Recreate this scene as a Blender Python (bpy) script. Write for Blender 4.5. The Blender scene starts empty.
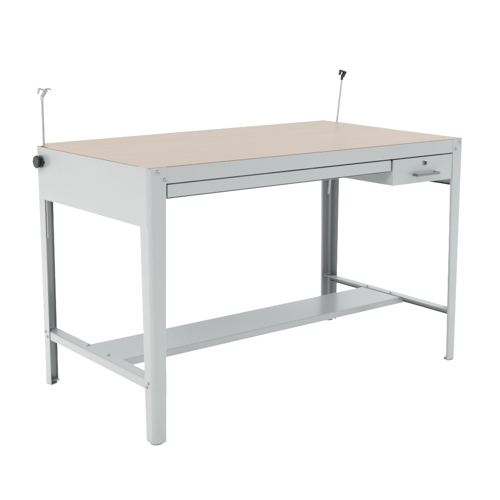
import bpy, bmesh, math
from mathutils import Matrix, Vector

S = bpy.context.scene
COL = S.collection
W, D, H = 1.4426, 0.7712, 0.9
LT, LB = 0.0637, 0.0470          # leg flange width at the top / at the floor
T = 0.0022                       # sheet metal thickness
ZT, ZB = 0.2125, 0.1809          # stretcher top / bottom

# ------------------------------------------------------------------ materials
def new_mat(name):
    m = bpy.data.materials.new(name); m.use_nodes = True
    nt = m.node_tree
    return m, nt, nt.nodes['Principled BSDF']

def paint(name, col, rough=0.42, speck=0.03, bump=0.06):
    m, nt, b = new_mat(name)
    N, L = nt.nodes, nt.links
    tc = N.new('ShaderNodeTexCoord')
    n1 = N.new('ShaderNodeTexNoise'); n1.inputs['Scale'].default_value = 2.2; n1.inputs['Detail'].default_value = 4
    n2 = N.new('ShaderNodeTexNoise'); n2.inputs['Scale'].default_value = 900; n2.inputs['Detail'].default_value = 2
    L.new(tc.outputs['Object'], n1.inputs['Vector']); L.new(tc.outputs['Object'], n2.inputs['Vector'])
    r = N.new('ShaderNodeValToRGB')
    c0 = tuple(c * (1 - speck) for c in col) + (1,); c1 = tuple(c * (1 + speck) for c in col) + (1,)
    r.color_ramp.elements[0].position = 0.35; r.color_ramp.elements[1].position = 0.65
    r.color_ramp.elements[0].color = c0; r.color_ramp.elements[1].color = c1
    L.new(n1.outputs['Fac'], r.inputs['Fac']); L.new(r.outputs['Color'], b.inputs['Base Color'])
    mr = N.new('ShaderNodeMapRange'); mr.inputs['To Min'].default_value = rough - 0.05; mr.inputs['To Max'].default_value = rough + 0.07
    L.new(n1.outputs['Fac'], mr.inputs['Value']); L.new(mr.outputs['Result'], b.inputs['Roughness'])
    bp = N.new('ShaderNodeBump'); bp.inputs['Strength'].default_value = bump; bp.inputs['Distance'].default_value = 0.0004
    L.new(n2.outputs['Fac'], bp.inputs['Height']); L.new(bp.outputs['Normal'], b.inputs['Normal'])
    return m

def metal(name, col, rough):
    m, nt, b = new_mat(name)
    N, L = nt.nodes, nt.links
    b.inputs['Metallic'].default_value = 1.0
    n = N.new('ShaderNodeTexNoise'); n.inputs['Scale'].default_value = 120; n.inputs['Detail'].default_value = 3
    tc = N.new('ShaderNodeTexCoord'); L.new(tc.outputs['Object'], n.inputs['Vector'])
    mr = N.new('ShaderNodeMapRange'); mr.inputs['To Min'].default_value = rough * 0.8; mr.inputs['To Max'].default_value = rough * 1.25
    L.new(n.outputs['Fac'], mr.inputs['Value']); L.new(mr.outputs['Result'], b.inputs['Roughness'])
    b.inputs['Base Color'].default_value = (*col, 1)
    return m

M_PAINT = paint('grey_paint', (0.126, 0.136, 0.139))
for _n in M_PAINT.node_tree.nodes:
    if _n.type == 'BSDF_PRINCIPLED':
        _n.inputs['Coat Weight'].default_value = 0.35; _n.inputs['Coat Roughness'].default_value = 0.16
M_HANDLE = paint('handle_grey', (0.045, 0.048, 0.052), 0.4, 0.03, 0.03)
M_BLACK = paint('black_plastic', (0.006, 0.007, 0.007), 0.45, 0.05, 0.03)
M_BLACK.node_tree.nodes['Principled BSDF'].inputs['Specular IOR Level'].default_value = 0.25
M_RUBBER = paint('foot_rubber', (0.07, 0.07, 0.069), 0.75)
M_STEEL = metal('zinc_steel', (0.17, 0.175, 0.18), 0.2)
M_ROD = metal('rod_steel', (0.22, 0.23, 0.23), 0.35)
M_CLAMP = metal('clamp_zinc', (0.27, 0.27, 0.27), 0.35)
M_DARKSTEEL = metal('dark_steel', (0.022, 0.022, 0.022), 0.4)

def board_mat():
    m, nt, b = new_mat('hardboard')
    N, L = nt.nodes, nt.links
    tc = N.new('ShaderNodeTexCoord')
    mp = N.new('ShaderNodeMapping'); mp.inputs['Scale'].default_value = (2.6, 14, 14)
    L.new(tc.outputs['Object'], mp.inputs['Vector'])
    g = N.new('ShaderNodeTexNoise'); g.inputs['Scale'].default_value = 1.6; g.inputs['Detail'].default_value = 7; g.inputs['Roughness'].default_value = 0.6
    L.new(mp.outputs['Vector'], g.inputs['Vector'])
    f = N.new('ShaderNodeTexNoise'); f.inputs['Scale'].default_value = 420; f.inputs['Detail'].default_value = 3
    L.new(tc.outputs['Object'], f.inputs['Vector'])
    w = N.new('ShaderNodeTexNoise'); w.inputs['Scale'].default_value = 1.7; w.inputs['Detail'].default_value = 2
    L.new(tc.outputs['Object'], w.inputs['Vector'])
    r = N.new('ShaderNodeValToRGB')
    r.color_ramp.elements[0].position = 0.3; r.color_ramp.elements[1].position = 0.7
    r.color_ramp.elements[0].color = (0.100, 0.071, 0.048, 1); r.color_ramp.elements[1].color = (0.120, 0.088, 0.063, 1)
    L.new(g.outputs['Fac'], r.inputs['Fac'])
    mx = N.new('ShaderNodeMix'); mx.data_type = 'RGBA'; mx.blend_type = 'MIX'
    mr = N.new('ShaderNodeMapRange'); mr.inputs['From Min'].default_value = 0.35; mr.inputs['From Max'].default_value = 0.7; mr.inputs['To Max'].default_value = 0.5
    L.new(w.outputs['Fac'], mr.inputs['Value']); L.new(mr.outputs['Result'], mx.inputs['Factor'])
    L.new(r.outputs['Color'], mx.inputs['A']); mx.inputs['B'].default_value = (0.118, 0.079, 0.051, 1)
    m2 = N.new('ShaderNodeMix'); m2.data_type = 'RGBA'; m2.blend_type = 'OVERLAY'; m2.inputs['Factor'].default_value = 0.10
    L.new(mx.outputs['Result'], m2.inputs['A']); L.new(f.outputs['Fac'], m2.inputs['B'])
    L.new(m2.outputs['Result'], b.inputs['Base Color'])
    b.inputs['Roughness'].default_value = 0.38
    bp = N.new('ShaderNodeBump'); bp.inputs['Strength'].default_value = 0.05; bp.inputs['Distance'].default_value = 0.0004
    L.new(f.outputs['Fac'], bp.inputs['Height']); L.new(bp.outputs['Normal'], b.inputs['Normal'])
    return m
M_BOARD = board_mat()
M_EDGE = paint('board_edge_fibre', (0.19, 0.13, 0.09), 0.6, 0.08)

# ------------------------------------------------------------------ mesh helpers
def bm_box(bm, x0, x1, y0, y1, z0, z1, bev=0.0):
    v = [bm.verts.new((x, y, z)) for z in (z0, z1) for y in (y0, y1) for x in (x0, x1)]
    fs = [bm.faces.new([v[i] for i in q]) for q in
          ((0, 2, 3, 1), (4, 5, 7, 6), (0, 1, 5, 4), (2, 6, 7, 3), (0, 4, 6, 2), (1, 3, 7, 5))]
    if bev > 0:
        es = list({e for f in fs for e in f.edges})
        bmesh.ops.bevel(bm, geom=es, offset=bev, segments=2, profile=0.5, affect='EDGES')

def bm_cyl(bm, p0, p1, r0, r1=None, seg=24):
    r1 = r0 if r1 is None else r1
    p0, p1 = Vector(p0), Vector(p1)
    d = p1 - p0
    q = d.to_track_quat('Z', 'Y').to_matrix().to_4x4()
    bmesh.ops.create_cone(bm, cap_ends=True, segments=seg, radius1=r0, radius2=r1, depth=d.length,
                          matrix=Matrix.Translation((p0 + p1) / 2) @ q)

def bm_lathe(bm, prof, org, axis, seg=24, lobes=0, amp=0.0):
    """prof = [(radius, distance along axis)]; caps both ends"""
    q = Vector(axis).to_track_quat('Z', 'Y').to_matrix()
    rings = []
    for r, h in prof:
        ring = []
        for k in range(seg):
            a = 2 * math.pi * k / seg
            rr = r * (1 + amp * math.cos(lobes * a)) if lobes else r
            ring.append(bm.verts.new(Vector(org) + q @ Vector((rr * math.cos(a), rr * math.sin(a), h))))
        rings.append(ring)
    for a, b in zip(rings, rings[1:]):
        for k in range(seg):
            bm.faces.new((a[k], a[(k + 1) % seg], b[(k + 1) % seg], b[k]))
    bm.faces.new(rings[0][::-1]); bm.faces.new(rings[-1])

def bm_loft(bm, sections):
    """closed polygon sections of equal length, end caps"""
    rings = [[bm.verts.new(p) for p in s] for s in sections]
    n = len(rings[0])
    for a, b in zip(rings, rings[1:]):
        for k in range(n):
            bm.faces.new((a[k], a[(k + 1) % n], b[(k + 1) % n], b[k]))
    bm.faces.new(rings[0][::-1]); bm.faces.new(rings[-1])

def obj(name, bm, mat, parent=None, smooth=35, loc=None):
    bmesh.ops.recalc_face_normals(bm, faces=bm.faces)
    me = bpy.data.meshes.new(name)
    if loc is not None:
        bmesh.ops.translate(bm, verts=bm.verts, vec=-Vector(loc))
    bm.to_mesh(me); bm.free()
    mats = mat if isinstance(mat, (list, tuple)) else [mat]
    for m in mats: me.materials.append(m)
    o = bpy.data.objects.new(name, me); COL.objects.link(o)
    if loc is not None: o.location = loc
    if smooth:
        for p in me.polygons: p.use_smooth = True
        me.set_sharp_from_angle(angle=math.radians(smooth))
    if smooth:
        wn = o.modifiers.new('even_normals', 'WEIGHTED_NORMAL'); wn.keep_sharp = True; wn.weight = 100
    if parent: o.parent = parent
    return o

def child_of(o, parent):
    """parent without moving (all parents here only have translations)"""
    o.parent = parent
    o.location = Vector(o.location) - abs_loc(parent)
    return o
def abs_loc(o):
    v = Vector((0, 0, 0))
    while o: v += Vector(o.location); o = o.parent
    return v

NB = bmesh.new

def strip_profile(path, t):
    """thin sheet around an open 2-D path: offset it by t to the left side"""
    n = len(path); inner = []
    for i, p in enumerate(path):
        a = Vector(path[max(i - 1, 0)]); b = Vector(path[min(i + 1, n - 1)])
        if 0 < i < n - 1:
            d1 = (Vector(p) - a).normalized(); d2 = (b - Vector(p)).normalized()
            n1 = Vector((-d1.y, d1.x)); n2 = Vector((-d2.y, d2.x))
            m = (n1 + n2).normalized(); s = t / max(m.dot(n1), 0.3)
            inner.append(Vector(p) + m * s)
        else:
            d = (b - a).normalized()
            inner.append(Vector(p) + Vector((-d.y, d.x)) * t)
    return [Vector(p) for p in path] + inner[::-1]

# ------------------------------------------------------------------ the table
root = bpy.data.objects.new('drafting_table', None); COL.objects.link(root)
root['label'] = 'grey steel four-post drafting table with tan board top, shallow tray and small locking drawer'
root['category'] = 'drafting table'
root.location = (0, 0, 0)

def leg_path(L):
    """L angle with a rounded bend at (0,0) and a return lip on the front flange"""
    r = 0.016; pts = [(L, 0.011), (L, 0.0022), (L - 0.0007, 0.0006), (L - 0.0022, 0.0)]
    pts += [(r + 0.0001, 0)]
    for k in range(1, 8):
        a = math.pi / 2 * k / 8
        pts.append((r - r * math.sin(a), r - r * math.cos(a)))
    pts += [(0, r + 0.0001), (0, L)]
    return pts

def make_leg(sx, sy):
    """sx, sy = +1 when the corner is at x=0 / y=0"""
    bm = NB(); secs = []
    ztop = H
    for z in (0.0045, 0.2, 0.45, 0.7, ztop):
        L = LB + (LT - LB) * (z / H) ** 1.0
        if not sy > 0: L = 0.052 + (0.060 - 0.052) * (z / H)
        prof = strip_profile(leg_path(L), -T)
        secs.append([(x if sx > 0 else W - x, y if sy > 0 else D - y, z) for x, y in prof])
    bm_loft(bm, secs)
    cx, cy = (0 if sx > 0 else W), (0 if sy > 0 else D)
    leg = obj('leg', bm, M_PAINT, root, 50, (cx, cy, 0))
    # foot plate closing the angle and the glide under it
    e = 0.024 if sy > 0 else 0.048
    fx0, fx1 = (0.004, e) if sx > 0 else (W - e, W - 0.004)
    fy0, fy1 = (0.004, 0.034) if sy > 0 else (D - 0.030, D - 0.004)
    bm = NB(); bm_box(bm, fx0, fx1, fy0, fy1, 0.009, 0.012, 0.0004)
    child_of(obj('foot_plate', bm, M_PAINT, None, 35, ((fx0 + fx1) / 2, (fy0 + fy1) / 2, 0.009)), leg)
    gx = 0.020 if sx > 0 else W - 0.020; gy = 0.020 if sy > 0 else D - 0.020
    bm = NB(); bm_lathe(bm, [(0.0180, 0), (0.0190, 0.0008), (0.0190, 0.0035), (0.0170, 0.0048), (0.006, 0.0055), (0.006, 0.009)], (gx, gy, 0), (0, 0, 1))
    child_of(obj('glide', bm, M_RUBBER, None, 35, (gx, gy, 0)), leg)
    return leg

legs = {(sx, sy): make_leg(sx, sy) for sx in (1, -1) for sy in (1, -1)}

bolt_src = None
def bolt(p, axis, parent, r=0.0052, name='bolt'):
    """pan head screw with a cross slot"""
    bm = NB()
    bm_lathe(bm, [(r * 1.25, 0), (r * 1.25, 0.0006), (r, 0.0008), (r * 0.96, 0.0018), (r * 0.75, 0.0031), (r * 0.38, 0.0037), (r * 0.3, 0.0024)], p, axis, 20)
    return child_of(obj(name, bm, M_STEEL, None, 40, p), parent)

for sx in (1, -1):
    X = (lambda v: v) if sx > 0 else (lambda v: W - v)
    for v, z in ((0.031, 0.886), (0.057, 0.860)):
        if sx < 0: v = {0.031: 0.0215, 0.057: 0.0446}[v]; z += 0.001
        bolt((X(v), -0.0001, z), (0, -1, 0), legs[(sx, 1)])
    ox = -0.0001 if sx > 0 else W + 0.0001
    for y, z in ((0.029, 0.204), (0.039, 0.189)):
        bolt((ox, y, z), (-sx, 0, 0), legs[(sx, 1)], 0.004)
    for y, z in ((0.748, 0.206), (0.733, 0.190)):
        bolt((ox, y, z), (-sx, 0, 0), legs[(sx, -1)], 0.004)

# side panels: proud of the leg flanges by their own thickness, top turned in
for sx in (1, -1):
    bm = NB()
    path = [(0.0005, 0.7103), (-0.0003, 0.7103), (-0.0003, 0.8975), (0.0, 0.8991), (0.0016, 0.8998), (0.018, 0.8998)]
    prof = strip_profile([(0.016, 0.7103)] + path[1:], -0.0018)
    f = (lambda x: x) if sx > 0 else (lambda x: W - x)
    bm_loft(bm, [[(f(x), y, z) for x, z in prof] for y in (0.0165, 0.7215)])
    obj('side_panel', bm, M_PAINT, root, 40, (f(0), 0.0095, 0.7103))
bm = NB(); bm_lathe(bm, [(0.0035, 0), (0.0035, 0.001), (0.002, 0.002)], (-0.0007, 0.702, 0.8475), (-1, 0, 0), 16)
rv = obj('rivet', bm, M_DARKSTEEL, None, 40, (-0.0007, 0.702, 0.8475))
child_of(rv, root)

# front rail and back rail (channels behind the leg flanges)
bm = NB()
prof = strip_profile([(0.022, 0.8475), (0.0011, 0.8475), (0.0011, 0.8975), (0.0022, 0.8992), (0.0050, 0.8998), (0.030, 0.8998)], -0.0018)
bm_loft(bm, [[(x, y, z) for y, z in prof] for x in (0.010, W - 0.010)])
obj('front_rail', bm, M_PAINT, root, 40, (0.01, 0, 0.8475))
bm = NB()
prof = strip_profile([(D - 0.022, 0.82), (D - 0.0028, 0.82), (D - 0.0028, 0.8975), (D - 0.0050, 0.8998), (D - 0.018, 0.8998)], 0.0018)
bm_loft(bm, [[(x, y, z) for y, z in prof] for x in (0.010, W - 0.010)])
obj('back_rail', bm, M_PAINT, root, 40, (0.01, D, 0.82))

# drawing board: thin hardboard sheet lying on the frame, raised a little at the back, notched for the rods
bm = NB()
out = [(0.0, 0.001, 0.9016), (W - 0.011, 0.001, 0.9018), (W - 0.0105, 0.35, 0.906), (W - 0.0105, 0.70, 0.9125), (1.400, 0.740, 0.9165),
       (1.386, 0.760, 0.9192), (0.7, 0.762, 0.914), (0.036, 0.7625, 0.9080), (0.012, 0.732, 0.9060), (0.0, 0.66, 0.9050), (0.0, 0.35, 0.9030)]
ctr_t = bm.verts.new((0.72, 0.38, 0.906)); ctr_b = bm.verts.new((0.72, 0.38, 0.9015))
top = [bm.verts.new(p) for p in out]; bot = [bm.verts.new((p[0], p[1], p[2] - (0.0015 if p[1] < 0.01 else 0.0025 if p[1] < .5 else 0.0045))) for p in out]
n = len(out)
for k in range(n):
    j = (k + 1) % n
    bm.faces.new((ctr_t, top[k], top[j])).material_index = 0
    bm.faces.new((ctr_b, bot[j], bot[k])).material_index = 1
    bm.faces.new((top[k], bot[k], bot[j], top[j])).material_index = 1
obj('tabletop', bm, [M_BOARD, M_EDGE], root, 20, (0.72, 0.38, 0.9))

# sub frame carrying the board (runs under it, front to back)
for xc in (0.36, 1.046):
    bm = NB(); bm_box(bm, xc - 0.003, xc + 0.003, 0.025, D - 0.023, 0.852, 0.897)
    obj('bearer', bm, M_PAINT, root, 0, (xc, 0.02, 0.85))

# wide shallow tray under the front rail
bm = NB()
bm_box(bm, 0.0675, 1.0455, 0.0020, 0.0050, 0.8030, 0.8435, 0.0008)
tr = obj('tray', bm, M_PAINT, root, 35, (0.5, 0.002, 0.8))
bm = NB()
x0, x1, y0, y1, z0, z1 = 0.075, 1.030, 0.0055, 0.62, 0.8035, 0.840
bm_box(bm, x0, x1, y0, y1, z0, z0 + 0.0015)
bm_box(bm, x0, x0 + 0.0015, y0, y1, z0 + 0.0016, z1)
bm_box(bm, x1 - 0.0015, x1, y0, y1, z0 + 0.0016, z1)
bm_box(bm, x0 + 0.0016, x1 - 0.0016, y1 - 0.0015, y1, z0 + 0.0016, z1)
child_of(obj('tray_pan', bm, M_PAINT, None, 0, (0.5, 0.0055, 0.8035)), tr)
# lip of the opening under the tray
bm = NB(); bm_box(bm, 0.0645, 1.0475, 0.0050, 0.0400, 0.7985, 0.8000)
obj('tray_runner', bm, M_PAINT, root, 0, (0.5, 0.005, 0.7985))

# small drawer on the right
dx0, dx1 = 1.0530, 1.3775
bm = NB(); bm_box(bm, dx0, dx1, -0.0010, 0.0040, 0.7465, 0.8437, 0.0012)
dr = obj('drawer', bm, M_PAINT, root, 35, ((dx0 + dx1) / 2, 0, 0.7465))
bm = NB()
a, b, y0, y1, z0, z1 = dx0 + 0.001, dx1 - 0.006, 0.0045, 0.46, 0.7475, 0.838
bm_box(bm, a, b, y0, y1, z0, z0 + 0.0015)
bm_box(bm, a, a + 0.0015, y0, y1, z0 + 0.0016, z1)
bm_box(bm, b - 0.0015, b, y0, y1, z0 + 0.0016, z1)
bm_box(bm, a + 0.0016, b - 0.0016, y1 - 0.0015, y1, z0 + 0.0016, z1)
child_of(obj('drawer_box', bm, M_PAINT, None, 0, ((a + b) / 2, y0, z0)), dr)
# lock
lx, lz = 1.2225, 0.8205
bm = NB(); bm_lathe(bm, [(0.0102, 0), (0.0102, 0.0022), (0.0086, 0.0034), (0.0078, 0.0034), (0.0072, 0.0020)], (lx, -0.0012, lz), (0, -1, 0), 28)
lock = child_of(obj('lock', bm, M_STEEL, None, 35, (lx, -0.0012, lz)), dr)
bm = NB(); bm_lathe(bm, [(0.0068, 0), (0.0068, 0.0006)], (lx, -0.0034, lz), (0, -1, 0), 24)
bm_box(bm, lx - 0.0012, lx + 0.0012, -0.0052, -0.00405, lz - 0.0045, lz + 0.0045)
child_of(obj('keyhole', bm, M_BLACK, None, 35, (lx, -0.0034, lz)), lock)
# bar handle
bm = NB()
hx0, hx1, hz = 1.160, 1.283, 0.7800
bm_box(bm, hx0, hx1, -0.0270, -0.0200, hz - 0.0048, hz + 0.0048, 0.0018)
for cx in (hx0 + 0.0055, hx1 - 0.0055):
    bm_box(bm, cx - 0.0045, cx + 0.0045, -0.0199, -0.0012, hz - 0.0046, hz + 0.0046, 0.0012)
child_of(obj('handle', bm, M_HANDLE, None, 35, ((hx0 + hx1) / 2, -0.02, hz)), dr)

# stretchers: angles with a rounded outer bend between front and back legs
for sx in (1, -1):
    f = (lambda x: x) if sx > 0 else (lambda x: W - x)
    r = 0.006; ox = 0.0026
    path = [(ox + 0.010, ZB), (ox, ZB), (ox, ZT - r)]
    for k in range(1, 7):
        a = math.pi / 2 * k / 7
        path.append((ox + r - r * math.cos(a), ZT - r + r * math.sin(a)))
    path += [(ox + r, ZT), (0.0475, ZT)]
    prof = strip_profile(path, -0.002)
    bm = NB(); bm_loft(bm, [[(f(x), y, z) for x, z in prof] for y in (0.0175, D - 0.0175)])
    st = obj('stretcher', bm, M_PAINT, root, 40, (f(ox), 0.0035, ZB))
    for y in (0.340, 0.482):
        bolt((f(0.0345), y, ZT + 0.0001), (0, 0, 1), st, 0.0048)

# foot shelf between the stretchers: pan with front and back lips turned down
bm = NB()
sy0, sy1, zs = 0.2727, 0.4984, ZT - 0.0023
path = [(sy0, zs - 0.0265), (sy0, zs - 0.0035), (sy0 + 0.001, zs - 0.001), (sy0 + 0.0035, zs), (sy1 - 0.0035, zs), (sy1 - 0.001, zs - 0.001), (sy1, zs - 0.0035), (sy1, zs - 0.0265)]
prof = strip_profile(path, -0.0016)
bm_loft(bm, [[(x, y, z) for y, z in prof] for x in (0.0300, W - 0.0300)])
obj('shelf', bm, M_PAINT, root, 40, (0.03, sy0, zs))

# clamping knob on the left side
ky, kz = 0.7265, 0.8475
bm = NB()
bm_lathe(bm, [(0.0215, 0), (0.0225, 0.001), (0.0225, 0.004), (0.020, 0.006), (0.014, 0.007), (0.0125, 0.0095), (0.0165, 0.011),
              (0.0212, 0.012), (0.0228, 0.014), (0.0228, 0.0195), (0.021, 0.0218), (0.014, 0.0226), (0.008, 0.0215)],
         (-0.0024, ky, kz), (-1, 0, 0), 64, 8, 0.035)
obj('knob', bm, M_BLACK, root, 40, (-0.0024, ky, kz))

# board support rods with swivel clamps
def rod(p0, p1, mat_head, arm_dir):
    p0, p1 = Vector(p0), Vector(p1)
    d = (p1 - p0).normalized()
    bm = NB(); bm_cyl(bm, p0, p1, 0.0043, seg=16)
    ro = obj('support_rod', bm, M_ROD, root, 40, tuple(p0))
    # sleeve + C shaped jaw
    bm = NB()
    bm_cyl(bm, p1 - d * 0.004, p1 + d * 0.014, 0.0058, seg=18)
    u = Vector(arm_dir).normalized(); v = u.cross(Vector((0, 0, 1))).normalized(); w = Vector((0, 0, 1))
    base = p1 + d * 0.015
    def slab(c, a, b, c2, hu, hv, hw):
        vs = bmesh.ops.create_cube(bm, size=1.0)['verts']
        R = Matrix((a, b, c2)).transposed()
        for q in vs: q.co = Vector(c) + R @ Vector((q.co.x * hu, q.co.y * hv, q.co.z * hw))
    tu = (u - w * 0.30).normalized(); tw = tu.cross(v).normalized()
    if tw.z < 0: tw = -tw
    slab(base + tw * 0.0185 - u * 0.002, tu, v, tw, 0.033, 0.014, 0.0065)    # top of the jaw
    slab(base + tw * 0.0125 - u * 0.0165, tu, v, tw, 0.0038, 0.0128, 0.019)   # outer cheek
    slab(base + tw * 0.0055 + u * 0.0070, (u - w * .7).normalized(), v, (u * .7 + w).normalized(), 0.0105, 0.013, 0.026)   # inner cheek down to the sleeve
    cl = child_of(obj('clamp', bm, mat_head, None, 35, tuple(base)), ro)
    bm = NB()
    a0 = base + tw * 0.020 + u * 0.006
    bm_cyl(bm, a0, a0 + u * 0.014 + w * 0.0015, 0.0026, seg=12)
    bm_cyl(bm, a0 + u * 0.0135 + w * 0.0015, a0 + u * 0.023 - w * 0.001, 0.0026, seg=12)
    child_of(obj('clamp_arm', bm, M_ROD, None, 40, tuple(a0)), cl)
    return ro

rod((0.0185, 0.741, 0.562), (0.0195, 0.741, 1.070), M_CLAMP, (1, -0.1, 0))
rod((1.378, 0.712, 0.595), (1.451, 0.716, 1.100), M_DARKSTEEL, (1, 0.0, 0))

# ------------------------------------------------------------------ setting
bm = NB()
bmesh.ops.create_circle(bm, cap_ends=True, segments=96, radius=60, matrix=Matrix.Translation((0.7, 0.4, 0)))
m, nt, b = new_mat('white_studio_floor')
tc = nt.nodes.new('ShaderNodeTexCoord'); nz = nt.nodes.new('ShaderNodeTexNoise'); nz.inputs['Scale'].default_value = 3
rp = nt.nodes.new('ShaderNodeValToRGB'); rp.color_ramp.elements[0].color = (0.895, 0.895, 0.895, 1); rp.color_ramp.elements[1].color = (0.905, 0.905, 0.905, 1)
nt.links.new(tc.outputs['Object'], nz.inputs['Vector']); nt.links.new(nz.outputs['Fac'], rp.inputs['Fac']); nt.links.new(rp.outputs['Color'], b.inputs['Base Color'])
b.inputs['Roughness'].default_value = 0.8; b.inputs['Specular IOR Level'].default_value = 0.15
fl = obj('floor', bm, m, None, 0); fl['kind'] = 'structure'

world = bpy.data.worlds.new('World'); S.world = world; world.use_nodes = True
bg = world.node_tree.nodes['Background']
bg.inputs['Color'].default_value = (0.97, 0.99, 1.01, 1); bg.inputs['Strength'].default_value = 1.55

def softbox(name, az, el, dist, size, power, col):
    """az: degrees from the front (-y) towards the left (-x)"""
    ld = bpy.data.lights.new(name, 'AREA'); ld.shape = 'SQUARE'; ld.size = size; ld.energy = power; ld.color = col
    o = bpy.data.objects.new(name, ld); COL.objects.link(o)
    a, e = math.radians(az), math.radians(el); tgt = Vector((0.6, 0.35, 0.6))
    p = tgt + Vector((-math.sin(a) * math.cos(e), -math.cos(a) * math.cos(e), math.sin(e))) * dist
    o.location = p; o.rotation_euler = (tgt - p).to_track_quat('-Z', 'Y').to_euler()
softbox('key_softbox', 58, 38, 7.0, 3.0, 720, (1.0, 0.96, 0.90))
softbox('added_rear_fill', 128, 32, 7.0, 3.6, 300, (1.0, 0.92, 0.82))  # added fill lamp: lifts floor shadow from behind, brightens the left panel
softbox('added_side_fill', 282, 30, 7.0, 5.0, 900, (1.0, 1.0, 1.0))  # added fill lamp from the right, clears the table's shadow off the floor

# ------------------------------------------------------------------ camera
cam = bpy.data.cameras.new('camera'); co = bpy.data.objects.new('camera', cam); COL.objects.link(co); S.camera = co
yaw, pitch, roll = -0.6684, 0.1893, 0.0014
fwd = Vector((-math.sin(yaw) * math.cos(pitch), math.cos(yaw) * math.cos(pitch), -math.sin(pitch)))
r_ = Vector((math.cos(yaw), math.sin(yaw), 0)); u_ = r_.cross(fwd)
r2 = r_ * math.cos(roll) + u_ * math.sin(roll); u2 = -r_ * math.sin(roll) + u_ * math.cos(roll)
co.matrix_world = Matrix.Translation((-1.6529, -2.6505, 1.3241)) @ Matrix((r2, u2, -fwd)).transposed().to_4x4()
cam.sensor_width = 36; cam.lens = 1027.04 / 500 * 36
cam.shift_x = (250 - 262.26) / 500; cam.shift_y = (223.85 - 250) / 500
cam.clip_start = 0.05; cam.clip_end = 300

S.render.engine = 'CYCLES'
S.render.resolution_x = S.render.resolution_y = 1024
S.view_settings.view_transform = 'Standard'; S.view_settings.look = 'None'
S.view_settings.exposure = 0; S.view_settings.gamma = 1
